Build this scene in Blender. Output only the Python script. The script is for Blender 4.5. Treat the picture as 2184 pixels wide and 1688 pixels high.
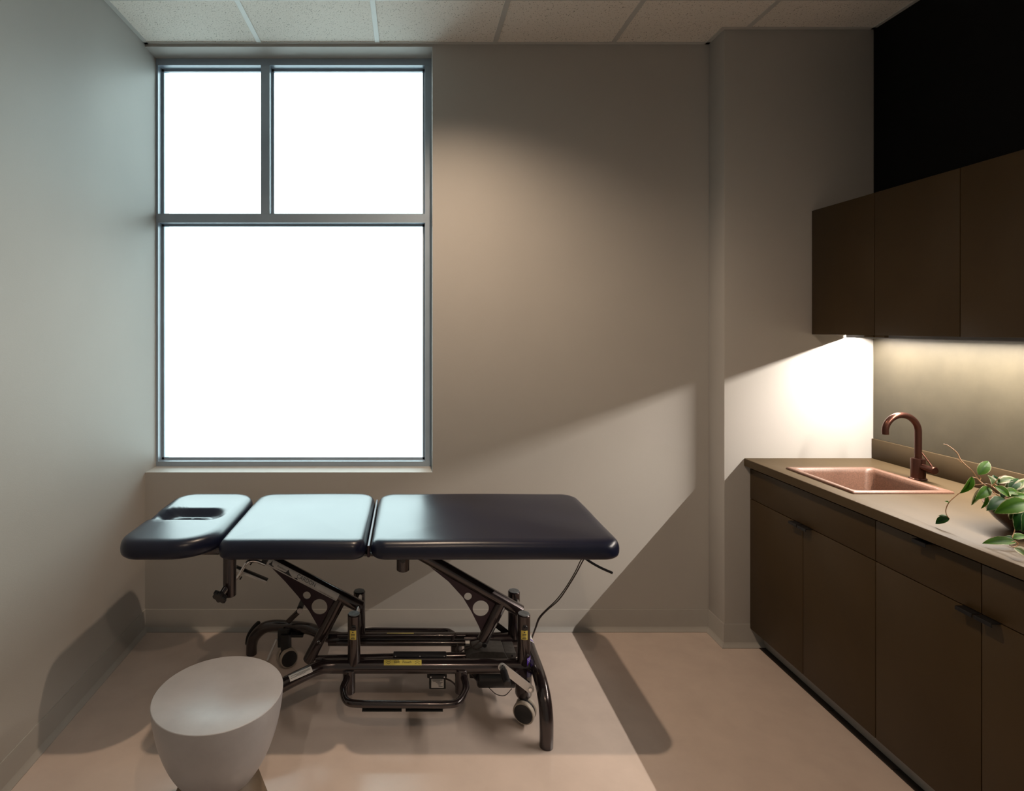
import bpy, bmesh, math, random
from mathutils import Vector, Matrix
random.seed(7)
sc = bpy.context.scene
for o in list(bpy.data.objects): bpy.data.objects.remove(o)
C = sc.collection

# ------------------------------------------------------------------ camera
CZ, FPX, PX, PY = 1.571, 1230.0, 873.0, 699.6
cam_d = bpy.data.cameras.new('camera'); cam = bpy.data.objects.new('camera', cam_d); C.objects.link(cam)
cam.location = (0, 0, CZ); cam.rotation_euler = (math.pi/2, 0, 0)
cam_d.sensor_fit = 'HORIZONTAL'; cam_d.sensor_width = 36.0
cam_d.lens = 36.0*FPX/2184.0
cam_d.shift_x = (1092.0-PX)/2184.0
cam_d.shift_y = -(844.0-PY)/2184.0
cam_d.clip_start = 0.02
sc.camera = cam

# ------------------------------------------------------------------ colour management
sc.view_settings.view_transform = 'Standard'
sc.view_settings.look = 'None'
sc.view_settings.gamma = 1.0
sc.view_settings.use_curve_mapping = False
sc.view_settings.exposure = 0.06

# ------------------------------------------------------------------ daylight outside the window
w = bpy.data.worlds.new('daylight'); sc.world = w; w.use_nodes = True
bg = w.node_tree.nodes['Background']
bg.inputs[0].default_value = (0.74, 0.96, 0.97, 1)
bg.inputs[1].default_value = 1.0
# overcast sky: bright overhead, dimmer at the horizon, pale ground
_nt = w.node_tree; _tc = _nt.nodes.new('ShaderNodeTexCoord'); _sx = _nt.nodes.new('ShaderNodeSeparateXYZ')
_mr = _nt.nodes.new('ShaderNodeMapRange'); _mr.inputs['From Min'].default_value = 0.05; _mr.inputs['From Max'].default_value = 0.95
_mr.inputs['To Min'].default_value = 4.1; _mr.inputs['To Max'].default_value = 11.0
_nt.links.new(_tc.outputs['Generated'], _sx.inputs[0]); _nt.links.new(_sx.outputs['Z'], _mr.inputs['Value'])
_nt.links.new(_mr.outputs[0], bg.inputs[1])

def lamp(name, kind, loc, rot, energy, col, **kw):
    d = bpy.data.lights.new(name, kind); o = bpy.data.objects.new(name, d); C.objects.link(o)
    o.location = loc; o.rotation_euler = rot; d.energy = energy; d.color = col
    for k, v in kw.items(): setattr(d, k, v)
    return o
# the window opening as a portal for the sky
pt = lamp('window_portal', 'AREA', (-0.625, 3.22, 1.925), (math.pi/2, 0, 0), 1, (1, 1, 1), shape='RECTANGLE', size=1.5, size_y=2.21)
pt.rotation_euler = (-math.pi/2, 0, 0)
pt.data.cycles.is_portal = True
# two ceiling downlights, just above and behind the frame
lamp('downlight_lamp', 'SPOT', (0.18, 2.20, 3.03), (0, 0, 0), 118, (1.0, .75, .54), spot_size=math.radians(132), spot_blend=1.0, shadow_soft_size=0.03)
lamp('downlight_lamp', 'SPOT', (0.33, 0.0, 3.03), (0, 0, 0), 48, (1.0, .75, .54), spot_size=math.radians(174), spot_blend=0.4, shadow_soft_size=0.03)
# light-strip under the wall cabinets (the housing below gives it its cut-off)
lamp('strip_lamp', 'AREA', (2.182, 2.08, 1.5335), (0, math.radians(12), 0), 46, (1.0, .90, .79), shape='RECTANGLE', size=0.004, size_y=1.5)

# ------------------------------------------------------------------ helpers
def V(*a): return Vector(a)
def W(u, v, Y):
    return Vector(((u-PX)*Y/FPX, Y, CZ-(v-PY)*Y/FPX))

class MB:
    def __init__(s): s.bm = bmesh.new()
    def box(s, x0, x1, y0, y1, z0, z1, bev=0.0, seg=2):
        b = bmesh.new()
        vs = [b.verts.new((x, y, z)) for z in (z0, z1) for y in (y0, y1) for x in (x0, x1)]
        for f in ((0,2,3,1),(4,5,7,6),(0,1,5,4),(2,6,7,3),(0,4,6,2),(1,3,7,5)): b.faces.new([vs[i] for i in f])
        if bev > 0: bmesh.ops.bevel(b, geom=list(b.edges), offset=bev, segments=seg, affect='EDGES', profile=.5)
        s.merge(b); return s
    def merge(s, b, M=None):
        if M is not None: bmesh.ops.transform(b, matrix=M, verts=b.verts)
        me = bpy.data.meshes.new('t'); b.to_mesh(me); b.free(); s.bm.from_mesh(me); bpy.data.meshes.remove(me)
    def obox(s, c, ax, ay, az, sx, sy, sz, bev=0.0):
        """box centred at c with unit axes ax, ay, az and full sizes"""
        m = MB().box(-sx/2, sx/2, -sy/2, sy/2, -sz/2, sz/2, bev)
        M = Matrix((ax.normalized(), ay.normalized(), az.normalized())).transposed().to_4x4(); M.translation = c
        s.merge(m.bm, M); return s
    def rings(s, rs, cap=True, closed_len=False):
        vr = [[s.bm.verts.new(p) for p in r] for r in rs]
        n = len(vr[0]); m = len(vr)
        for i in range(m if closed_len else m-1):
            a, b = vr[i], vr[(i+1) % m]
            for j in range(n):
                s.bm.faces.new((a[j], a[(j+1) % n], b[(j+1) % n], b[j]))
        if cap and not closed_len:
            s.bm.faces.new(list(reversed(vr[0]))); s.bm.faces.new(vr[-1])
        return vr
    def tube(s, pts, r, n=20, cap=True, bev=0.0):
        pts = [Vector(p) for p in pts]
        rr = r if isinstance(r, (list, tuple)) else [r]*len(pts)
        if bev > 0:
            d0 = (pts[1]-pts[0]).normalized(); d1 = (pts[-1]-pts[-2]).normalized()
            pts = [pts[0], pts[0]+d0*bev] + pts[1:-1] + [pts[-1]-d1*bev, pts[-1]]
            rr = [rr[0]-bev, rr[0]] + list(rr[1:-1]) + [rr[-1], rr[-1]-bev]
        t = (pts[1]-pts[0]).normalized()
        u = t.orthogonal().normalized(); rings = []
        for i, p in enumerate(pts):
            if i == 0: tn = t
            elif i == len(pts)-1: tn = (pts[i]-pts[i-1]).normalized()
            else: tn = ((pts[i+1]-p).normalized()+(p-pts[i-1]).normalized()).normalized()
            q = t.rotation_difference(tn); u = (q @ u); u = (u-tn*u.dot(tn)).normalized(); t = tn
            v = t.cross(u)
            rings.append([p+(u*math.cos(a)+v*math.sin(a))*rr[i] for a in [2*math.pi*k/n for k in range(n)]])
        s.rings(rings, cap); return s
    def lathe(s, prof, c=(0,0,0), axis='Z', n=48, M=None):
        b = MB(); rs = []
        for r, z in prof: rs.append([Vector((r*math.cos(2*math.pi*k/n), r*math.sin(2*math.pi*k/n), z)) for k in range(n)])
        b.rings(rs)
        if M is None: M = Matrix.Translation(Vector(c))
        s.merge(b.bm, M); return s
    def prism(s, poly, y0, y1):
        """poly in (x,z), extruded along Y"""
        a = [Vector((p[0], y0, p[1])) for p in poly]; b = [Vector((p[0], y1, p[1])) for p in poly]
        s.rings([a, b]); return s
    def build(s, name, mat, parent=None, smooth=True, ang=35, loc=None):
        bmesh.ops.recalc_face_normals(s.bm, faces=s.bm.faces)
        me = bpy.data.meshes.new(name); 
        off = Vector(loc) if loc is not None else Vector((0, 0, 0))
        root = parent
        while root is not None and root.parent is not None: root = root.parent
        if root is not None: off = root.location.copy()
        if off.length: bmesh.ops.translate(s.bm, vec=-off, verts=s.bm.verts)
        s.bm.to_mesh(me); s.bm.free()
        if smooth:
            me.polygons.foreach_set('use_smooth', [True]*len(me.polygons))
            me.set_sharp_from_angle(angle=math.radians(ang))
        me.materials.append(mat)
        o = bpy.data.objects.new(name, me); C.objects.link(o)
        if parent is not None: o.parent = parent
        elif loc is not None: o.location = off
        return o

def spl(pts, n=10):
    """Catmull-Rom through the points"""
    P = [Vector(p) for p in pts]; P = [P[0]*2-P[1]] + P + [P[-1]*2-P[-2]]; out = []
    for i in range(1, len(P)-2):
        a, b, c, d = P[i-1:i+3]
        for k in range(n):
            t = k/n
            out.append(.5*((2*b)+(c-a)*t+(2*a-5*b+4*c-d)*t*t+(3*b-a-3*c+d)*t**3))
    out.append(P[-2]); return out
def look(p, d, up=Vector((0, 0, 1))):
    """matrix with local Z along d, origin p"""
    z = Vector(d).normalized(); x = up.cross(z)
    if x.length < 1e-4: x = Vector((1, 0, 0))
    x.normalize(); y = z.cross(x)
    M = Matrix((x, y, z)).transposed().to_4x4(); M.translation = Vector(p); return M
def empty(name, loc, label, cat, group=None):
    o = bpy.data.objects.new(name, None); C.objects.link(o); o.location = loc; o.empty_display_size = .1
    tag(o, label, cat, group); return o
def tag(o, label=None, cat=None, group=None, kind=None):
    if label: o['label'] = label
    if cat: o['category'] = cat
    if group: o['group'] = group
    if kind: o['kind'] = kind
    return o
def struct(o, label=None, cat=None):
    return tag(o, label, cat, kind='structure')
def text_bm(body, size, cuts=0):
    cu = bpy.data.curves.new('t', 'FONT'); cu.body = body; cu.size = size; cu.align_x = 'CENTER'; cu.align_y = 'CENTER'; cu.resolution_u = 4
    ob = bpy.data.objects.new('t', cu); C.objects.link(ob)
    me = bpy.data.meshes.new_from_object(ob); bm = bmesh.new(); bm.from_mesh(me)
    bpy.data.objects.remove(ob); bpy.data.meshes.remove(me); bpy.data.curves.remove(cu)
    for k in range(cuts):
        z = -size*.45+size*.9*(k+.5)/cuts
        bmesh.ops.bisect_plane(bm, geom=list(bm.verts)+list(bm.edges)+list(bm.faces), plane_co=(0, z, 0), plane_no=(0, 1, 0))
    return bm

# ------------------------------------------------------------------ materials
def mat(name, col, rough=.5, metal=0.0, spec=.5, coat=0.0, coat_r=.1):
    m = bpy.data.materials.new(name); m.use_nodes = True; p = m.node_tree.nodes['Principled BSDF']
    p.inputs['Base Color'].default_value = (*col, 1); p.inputs['Roughness'].default_value = rough
    p.inputs['Metallic'].default_value = metal; p.inputs['Specular IOR Level'].default_value = spec
    p.inputs['Coat Weight'].default_value = coat; p.inputs['Coat Roughness'].default_value = coat_r
    return m
def N(m, t, **kw):
    n = m.node_tree.nodes.new(t)
    for k, v in kw.items(): setattr(n, k, v)
    return n
def vary(m, scale=6, amt=.12, detail=6, bump=0.0, bscale=200, rvar=0.0, stretch=None, c2=None):
    """procedural colour mottling and fine relief"""
    nt = m.node_tree; p = nt.nodes['Principled BSDF']; col = p.inputs['Base Color'].default_value[:]
    tc = N(m, 'ShaderNodeTexCoord'); mp = N(m, 'ShaderNodeMapping')
    if stretch: mp.inputs['Scale'].default_value = stretch
    nt.links.new(tc.outputs['Object'], mp.inputs[0])
    no = N(m, 'ShaderNodeTexNoise'); no.inputs['Scale'].default_value = scale; no.inputs['Detail'].default_value = detail
    no.inputs['Roughness'].default_value = .6
    nt.links.new(mp.outputs[0], no.inputs['Vector'])
    cr = N(m, 'ShaderNodeValToRGB'); cr.color_ramp.elements[0].position = .3; cr.color_ramp.elements[1].position = .7
    a = [c*(1-amt) for c in col[:3]]; b = [min(1, c*(1+amt)) for c in col[:3]]
    if c2: b = list(c2)
    cr.color_ramp.elements[0].color = (*a, 1); cr.color_ramp.elements[1].color = (*b, 1)
    nt.links.new(no.outputs[0], cr.inputs[0]); nt.links.new(cr.outputs[0], p.inputs['Base Color'])
    if rvar:
        r = p.inputs['Roughness'].default_value
        mr = N(m, 'ShaderNodeMapRange'); mr.inputs['To Min'].default_value = r-rvar; mr.inputs['To Max'].default_value = r+rvar
        nt.links.new(no.outputs[0], mr.inputs[0]); nt.links.new(mr.outputs[0], p.inputs['Roughness'])
    if bump:
        n2 = N(m, 'ShaderNodeTexNoise'); n2.inputs['Scale'].default_value = bscale; n2.inputs['Detail'].default_value = 3
        nt.links.new(mp.outputs[0], n2.inputs['Vector'])
        bp = N(m, 'ShaderNodeBump'); bp.inputs['Strength'].default_value = bump; bp.inputs['Distance'].default_value = .002
        nt.links.new(n2.outputs[0], bp.inputs['Height']); nt.links.new(bp.outputs[0], p.inputs['Normal'])
    return m

M = {}
M['wall'] = vary(mat('greige_wall_paint', (.42, .405, .385), .55, spec=.35), 1.5, .03, bump=.12, bscale=260)
M['black_wall'] = vary(mat('black_wall_paint', (.0025, .0025, .0028), .6, spec=.15), 2, .1, bump=.1, bscale=260)
M['panel'] = vary(mat('olive_bronze_panel', (.055, .047, .031), .45, spec=.4), 7, .14, bump=.05, bscale=90)
M['base'] = vary(mat('grey_vinyl_base', (.35, .335, .315), .4), 4, .04)
M['floor'] = vary(mat('floor_linoleum', (.525, .435, .385), .24, spec=.75), 7, .05, detail=10, bump=.03, bscale=60, rvar=.05)
M['trim'] = mat('ceiling_trim_enamel', (.55, .55, .53), .4)
M['dark_trim'] = vary(mat('dark_floor_trim', (.012, .008, .006), .45), 8, .2)
M['cab'] = vary(mat('dark_bronze_laminate', (.044, .026, .009), .42, spec=.3), 3, .10, bump=.03, bscale=160)
M['cab_in'] = mat('cabinet_carcass', (.02, .014, .01), .6)
M['counter'] = vary(mat('bronze_countertop', (.062, .043, .023), .52, spec=.12), 6, .10, bump=.02, bscale=120, stretch=(1, .25, 1))
M['sink'] = vary(mat('copper_composite', (.125, .062, .040), .42, spec=.5), 180, .25, detail=2, bump=.15, bscale=220)
M['faucet'] = mat('oil_rubbed_bronze', (.085, .036, .026), .28, metal=.9)
M['pull'] = mat('black_metal_pull', (.02, .02, .022), .35, metal=.6)
M['winframe'] = vary(mat('anodised_window_frame', (.31, .385, .47), .30, metal=.1), 5, .08)
M['vinyl'] = vary(mat('navy_black_vinyl', (.007, .009, .024), .30, spec=.36, coat=.04, coat_r=.16), 3, .25, bump=.10, bscale=420, rvar=.04)
M['tube'] = mat('gunmetal_powder_coat', (.034, .023, .024), .20, metal=.55, spec=.8, coat=.6, coat_r=.08)
M['plate'] = mat('gusset_plate_metal', (.035, .022, .030), .38, metal=.6)
M['black'] = mat('black_plastic', (.008, .008, .01), .38)
M['rubber'] = mat('black_rubber', (.012, .012, .012), .7)
M['chrome'] = mat('chrome', (.75, .76, .78), .14, metal=1)
M['alu'] = mat('brushed_aluminium', (.60, .60, .60), .36, metal=.7)
M['tyre'] = mat('grey_tyre', (.36, .31, .26), .55)
M['capgrey'] = vary(mat('post_cap_plastic', (.15, .16, .17), .5), 60, .3)
M['silver'] = vary(mat('silver_sticker', (.50, .50, .50), .40, metal=.1), 18, .12)
M['yellow'] = mat('yellow_sticker', (.62, .50, .10), .5)
M['white'] = mat('white_sticker', (.62, .60, .58), .5)
M['ink'] = mat('dark_ink', (.03, .035, .045), .6)
M['purple'] = mat('purple_sticker', (.09, .035, .38), .5)
M['motor'] = vary(mat('dark_grey_motor_case', (.05, .045, .042), .55), 60, .25)
M['cable'] = mat('dark_cable', (.035, .022, .02), .45)
M['stool'] = vary(mat('smooth_grey_concrete', (.34, .335, .35), .36, spec=.7), 7, .09, detail=8, bump=.08, bscale=40, rvar=.06)
M['pedestal'] = vary(mat('brown_concrete', (.15, .105, .065), .55), 7, .12, detail=8)
M['bowl'] = mat('dark_brown_glaze', (.07, .035, .022), .25)
M['soil'] = vary(mat('potting_soil', (.02, .014, .01), .9), 60, .4, bump=.6, bscale=90)
M['stem'] = vary(mat('hoya_stem', (.36, .20, .10), .5), 30, .2)
M['housing'] = mat('strip_housing', (.10, .10, .10), .5)

# ceiling tile: off-white with small dark fissures
m = mat('ceiling_tile', (.84, .80, .74), .8, spec=.2); nt = m.node_tree; p = nt.nodes['Principled BSDF']
tc = N(m, 'ShaderNodeTexCoord'); vo = N(m, 'ShaderNodeTexVoronoi'); vo.inputs['Scale'].default_value = 130; vo.inputs['Randomness'].default_value = 1
no = N(m, 'ShaderNodeTexNoise'); no.inputs['Scale'].default_value = 120; no.inputs['Detail'].default_value = 3
nt.links.new(tc.outputs['Object'], no.inputs['Vector'])
nt.links.new(tc.outputs['Object'], vo.inputs['Vector'])
ad = N(m, 'ShaderNodeMath', operation='ADD'); nt.links.new(vo.outputs['Distance'], ad.inputs[0]); nt.links.new(no.outputs[0], ad.inputs[1])
cr = N(m, 'ShaderNodeValToRGB'); cr.color_ramp.elements[0].position = .60; cr.color_ramp.elements[1].position = .76
cr.color_ramp.elements[0].color = (.36, .33, .29, 1); cr.color_ramp.elements[1].color = (.84, .80, .74, 1)
nt.links.new(ad.outputs[0], cr.inputs[0]); nt.links.new(cr.outputs[0], p.inputs['Base Color'])
bp = N(m, 'ShaderNodeBump'); bp.inputs['Strength'].default_value = .4; bp.inputs['Distance'].default_value = .002
nt.links.new(ad.outputs[0], bp.inputs['Height']); nt.links.new(bp.outputs[0], p.inputs['Normal'])
M['tile'] = m
# window glass: clear with a mirror-like sheen
m = bpy.data.materials.new('window_glass'); m.use_nodes = True; nt = m.node_tree; nt.nodes.remove(nt.nodes['Principled BSDF'])
out = nt.nodes['Material Output']; tr = N(m, 'ShaderNodeBsdfTransparent'); gl = N(m, 'ShaderNodeBsdfGlossy'); gl.inputs['Roughness'].default_value = .02
fr = N(m, 'ShaderNodeFresnel'); fr.inputs[0].default_value = 1.45; mx = N(m, 'ShaderNodeMixShader')
nt.links.new(fr.outputs[0], mx.inputs[0]); nt.links.new(tr.outputs[0], mx.inputs[1]); nt.links.new(gl.outputs[0], mx.inputs[2]); nt.links.new(mx.outputs[0], out.inputs[0])
M['glass'] = m
# lit strip diffuser
m = mat('lit_strip_diffuser', (.9, .9, .85), .5); p = m.node_tree.nodes['Principled BSDF']
p.inputs['Emission Color'].default_value = (1, .9, .75, 1); p.inputs['Emission Strength'].default_value = 6
M['diffuser'] = m
# variegated hoya leaf: green centre, cream margin (uses leaf UV: u = across, v = along)
def leafmat(name, g1, g2, cream, edge):
    m = mat(name, g1, .5, spec=.18); nt = m.node_tree; p = nt.nodes['Principled BSDF']
    uv = N(m, 'ShaderNodeUVMap'); sp = N(m, 'ShaderNodeSeparateXYZ'); nt.links.new(uv.outputs[0], sp.inputs[0])
    no = N(m, 'ShaderNodeTexNoise'); no.inputs['Scale'].default_value = 90; tc = N(m, 'ShaderNodeTexCoord'); nt.links.new(tc.outputs['Object'], no.inputs['Vector'])
    su = N(m, 'ShaderNodeMath', operation='MULTIPLY_ADD'); su.inputs[1].default_value = .24; nt.links.new(no.outputs[0], su.inputs[0])
    s8 = N(m, 'ShaderNodeMath', operation='MULTIPLY'); s8.inputs[1].default_value = .76; nt.links.new(sp.outputs['X'], s8.inputs[0]); nt.links.new(s8.outputs[0], su.inputs[2])
    cr = N(m, 'ShaderNodeValToRGB'); e = cr.color_ramp.elements
    e[0].position = .15; e[0].color = (*g2, 1); e[1].position = edge+.08; e[1].color = (*cream, 1)
    k = e.new(.45); k.color = (*g1, 1); k = e.new(edge); k.color = (*g1, 1)
    nt.links.new(su.outputs[0], cr.inputs[0]); nt.links.new(cr.outputs[0], p.inputs['Base Color'])
    p.inputs['Subsurface Weight'].default_value = .08; p.inputs['Subsurface Radius'].default_value = (.01, .02, .005)
    return m
M['leaf_a'] = leafmat('green_hoya_leaf', (.050, .135, .007), (.024, .085, .005), (.40, .38, .22), .78)
M['leaf_b'] = leafmat('deep_green_hoya_leaf', (.012, .058, .008), (.005, .034, .010), (.34, .36, .22), .79)
M['leaf_c'] = leafmat('cream_hoya_leaf', (.11, .15, .04), (.032, .08, .012), (.40, .38, .27), .52)

# ------------------------------------------------------------------ room shell
XL, XR, YB, YE, XC, H = -1.3715, 2.2915, 2.9924, 2.8435, 1.5526, 3.0465
YF = -1.30                       # wall behind the camera
WX1, WZ0, WZ1, WY = .120, .8207, 3.030, 3.124
struct(MB().box(XL-.12, XR+.12, YF-.12, YB+.30, -.08, 0).build('floor', M['floor'], smooth=False))
ce = struct(MB().box(XL-.12, XR+.12, YF-.12, YB+.30, H, H+.08).build('ceiling', M['tile'], smooth=False))
g = MB(); T0 = -.7752
for k in range(0, 5):
    x = T0+.6096*k
    g.box(x-.012, x+.012, YF, YB-.02, H-.0035, H+.002, .0006, 1)
g.build('ceiling_grid', M['trim'], ce)
g = MB()
for y in (2.583, 1.973, 1.364, .754, .145, -.465): g.box(XL, XR, y-.012, y+.012, H-.003, H+.002, .0006, 1)
g.build('cross_tee', M['trim'], ce)
g = MB()
g.box(XL, XL+.020, YF, YB, H-.004, H+.002); g.box(XL, XC, YB-.020, YB, H-.004, H+.002)
g.box(XC-.020, XC, YE-.020, YB, H-.004, H+.002); g.box(XC, XR, YE-.020, YE, H-.004, H+.002); g.box(XR-.020, XR, YF, YE, H-.004, H+.002)
struct(g.build('trim_1', M['trim'], smooth=False))

struct(MB().box(XL-.12, XL, YF-.12, YB+.30, 0, H).build('wall_left', M['wall'], smooth=False))
struct(MB().box(XR, XR+.12, YF-.12, YB+.30, 0, H).build('wall_right', M['black_wall'], smooth=False))
struct(MB().box(XL, XR, YF-.12, YF, 0, H).build('wall_front', M['wall'], smooth=False))
g = MB()
g.box(XL, WX1, YB, YB+.25, 0, WZ0); g.box(XL, WX1, YB, YB+.25, WZ1, H); g.box(WX1, XR, YB, YB+.25, 0, H)
struct(g.build('wall_back', M['wall'], smooth=False))
struct(MB().box(XC, XR, YE, YB, 0, H, .004, 2).build('wall_column', M['wall']))

# cove base, profile (out from wall, z)
BH = .1108
prof = [(0, 0), (.020, 0), (.0205, .003), (.0130, .0110), (.0052, .0210), (.0044, .0235), (.004, BH-.003), (.003, BH), (0, BH)]
def base_run(name, pts, normals):
    g = MB(); rs = []
    for (x, y), (nx, ny) in zip(pts, normals): rs.append([Vector((x+nx*a, y+ny*a, z)) for a, z in prof])
    g.rings(rs); return struct(g.build(name, M['base'], ang=25))
base_run('baseboard_left', [(XL, YF), (XL, YB)], [(1, 0), (1, -1)])
base_run('baseboard_back', [(XL, YB), (XC, YB)], [(1, -1), (-1, -1)])
base_run('baseboard_column', [(XC, YB), (XC, YE), (1.745, YE)], [(-1, -1), (-1, -1), (0, -1)])
base_run('baseboard_front', [(XL, YF), (XR, YF)], [(1, 1), (-1, 1)])

# ------------------------------------------------------------------ window
g = MB(); D0, D1 = WY, WY+.05
g.box(XL-.02, XL+.010, D0, D1+.03, WZ0, WZ1); g.box(WX1-.0355, WX1, D0, D1+.03, WZ0, WZ1)
g.box(XL, WX1, D0-.001, D1+.03, WZ1-.036, WZ1+.004); g.box(XL, WX1, D0-.001, D1+.03, WZ0-.004, WZ0+.026)
TZ0, TZ1 = CZ+224.3*WY/FPX, CZ+243*WY/FPX
g.box(XL+.001, WX1-.03, D0-.002, D1+.03, TZ0, TZ1)
win = g.build('window_1', M['winframe'], smooth=False)
struct(win)
MX0, MX1 = (556.7-PX)*WY/FPX, (575.4-PX)*WY/FPX
MB().box(MX0, MX1, D0-.003, D1+.03, TZ1, WZ1-.036).build('mullion', M['winframe'], win, smooth=False)
def bead(x0, x1, z0, z1, nm):
    b = MB(); t = .0115
    b.box(x0, x0+t, D1, D1+.02, z0, z1); b.box(x1-t, x1, D1, D1+.02, z0, z1)
    b.box(x0, x1, D1, D1+.02, z0, z0+t); b.box(x0, x1, D1, D1+.02, z1-t, z1)
    b.build('glazing_bead', M['winframe'], win, smooth=False)
    MB().box(x0, x1, D1+.008, D1+.014, z0, z1).build('pane', M['glass'], win, smooth=False)
bead(XL+.010, WX1-.0355, WZ0+.026, TZ0, 0)
bead(XL+.010, MX0, TZ1, WZ1-.036, 1)
bead(MX1, WX1-.0355, TZ1, WZ1-.036, 2)

# ------------------------------------------------------------------ base cabinets, kick, countertop
DX = 1.6786; CT, CTH = .928, .036; FX = 1.6497
S = [2.8425, 2.461, 2.0765, 1.692, 1.3075]
KB, MZ, DT = .090, .7305, .8785
def carcass(g, y0, y1, x0, x1, z0, z1, t=.016, top=False):
    g.box(x0, x1, y0+.0005, y0+t, z0, z1); g.box(x0, x1, y1-t, y1-.0005, z0, z1)
    g.box(x0, x1, y0+t, y1-t, z0, z0+t); g.box(x1-t, x1, y0+t, y1-t, z0+t, z1)
    if top: g.box(x0, x1, y0+t, y1-t, z1-t, z1)
def edge_pull(yc, z, parent, L=.052):
    """bent metal edge pull: flat tab out of the top edge with a turned-down lip"""
    g = MB(); x = DX
    g.box(x-.026, x+.012, yc-L/2, yc+L/2, z-.0005, z+.0020, .0006, 1)
    g.box(x-.027, x-.0245, yc-L/2, yc+L/2, z-.010, z+.0020, .0006, 1)
    g.build('handle', M['pull'], parent)
def panel(name, y0, y1, z0, z1, parent):
    return MB().box(DX, DX+.018, y0+.0015, y1-.0015, z0+.0015, z1-.0015, .0012, 2).build(name, M['cab'], parent)
def base_unit(y1, y0, label, drawers):
    r = empty('base_cabinet', ((DX+XR)/2, (y0+y1)/2, 0), label, 'cabinet', 'base cabinets along the right wall')
    g = MB(); carcass(g, y0, y1, DX+.020, XR-.002, KB, CT-CTH-.002)
    g.build('body', M['cab_in'], r, smooth=False)
    ym = (y0+y1)/2
    if drawers:
        for a, b in ((y0, ym), (ym, y1)):
            d = panel('drawer', a, b, MZ, DT, r); edge_pull((a+b)/2-.012, DT-.002, d)
    else:
        panel('false_drawer_panel', y0, y1, MZ, DT, r)
    for a, b, s in ((y0, ym, 1), (ym, y1, -1)):
        d = panel('door', a, b, KB, MZ, r)
        edge_pull((b-.029) if s > 0 else (a+.029), MZ-.002, d)
    k = MB(); k.box(1.745, 1.757, y0, y1, 0.0, KB-.001); k.build('toe_kick', M['base'], r, smooth=False)
    return r
base_unit(S[0], S[2], 'dark bronze base cabinet under the sink, nearest the pale column', False)
base_unit(S[2], S[4], 'dark bronze base cabinet with drawers below the potted plant', True)
g = MB(); y = S[0]
for yy in (2.362, 2.045, S[4]): g.box(1.7128, 1.7445, yy+.0012, y-.0012, 0, .0035, .0008, 1); y = yy
struct(g.build('trim_2', M['dark_trim']))

SX0, SX1, SY0, SY1 = 1.716, 2.112, 2.230, 2.632
hx0, hx1, hy0, hy1 = SX0+.010, SX1-.010, SY0+.010, SY1-.010
ye = S[4]-.01
g = MB()
def ringz(z, d=0): return None
b = bmesh.new()
o_ = [(FX, ye), (XR-.001, ye), (XR-.001, YE-.001), (FX, YE-.001)]
i_ = [(hx0, hy0), (hx1, hy0), (hx1, hy1), (hx0, hy1)]
vo = [[b.verts.new((x, y, z)) for x, y in o_] for z in (CT-CTH, CT)]
vi = [[b.verts.new((x, y, z)) for x, y in i_] for z in (CT-CTH, CT)]
for k in range(4):
    n = (k+1) % 4
    b.faces.new((vo[0][k], vo[0][n], vo[1][n], vo[1][k])); b.faces.new((vi[0][k], vi[1][k], vi[1][n], vi[0][n]))
    b.faces.new((vo[1][k], vo[1][n], vi[1][n], vi[1][k])); b.faces.new((vo[0][k], vi[0][k], vi[0][n], vo[0][n]))
ed = [e for e in b.edges if all(abs(v.co.z-CT) < 1e-5 and abs(v.co.x-FX) < 1e-5 for v in e.verts)]
bmesh.ops.bevel(b, geom=ed, offset=.003, segments=3, affect='EDGES', profile=.5)
g.merge(b)
ct = g.build('countertop', M['counter'])
tag(ct, 'long bronze laminate countertop holding the sink and the plant', 'countertop')
bs = MB().box(2.2785, XR-.0005, ye, YE-.001, CT+.0005, 1.0257, .0015, 2).build('backsplash', M['counter'])
tag(bs, 'low bronze upstand along the back of the countertop', 'backsplash')
pn = MB().box(XR-.0045, XR-.0003, ye, YE-.0005, 1.0262, 1.5370).build('wall_panel', M['panel'], smooth=False)
tag(pn, 'smooth olive brown panel between the upstand and the wall cabinets', 'wall panel')

# ------------------------------------------------------------------ wall cabinets and light strip
UX, UB, UT = 1.983, 1.5386, 2.1478
def wall_unit(y1, y0, label):
    r = empty('wall_cabinet', ((UX+XR)/2, (y0+y1)/2, UB), label, 'cabinet', 'wall cabinets above the counter')
    g = MB(); carcass(g, y0, y1, UX+.020, XR-.001, UB, UT, top=True)
    g.build('body', M['cab'], r, smooth=False)
    ym = (y0+y1)/2
    for a, b, s in ((y0, ym, 1), (ym, y1, -1)):
        d = MB().box(UX, UX+.018, a+.0015, b-.0015, UB, UT-.0005, .0010, 2).build('door', M['cab'], r)
        yc = (b-.029) if s > 0 else (a+.029)
        h = MB(); h.box(UX-.001, UX+.017, yc-.025, yc+.025, UB-.009, UB-.0002, .0008, 1)
        h.build('handle', M['cab'], d)
    return r
wall_unit(S[0], S[2], 'dark bronze wall cabinet above the sink, touching the pale column')
wall_unit(S[2], S[4], 'dark bronze wall cabinet cut off by the right picture edge')
r = empty('under_cabinet_light', (2.182, 2.08, UB), 'slim glowing light strip under the wall cabinets, near the wall', 'light')
g = MB(); y0, y1 = S[4]+.02, S[0]-.004
g.box(2.150, 2.152, y0, y1, 1.5225, UB-.0005)            # front lip
g.box(2.152, 2.214, y0, y1, 1.5355, UB-.0005)
g.build('housing', M['housing'], r, smooth=False)
MB().box(2.1800, 2.1840, y0, y1, 1.5340, 1.5352).build('diffuser', M['diffuser'], r, smooth=False)

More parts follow.
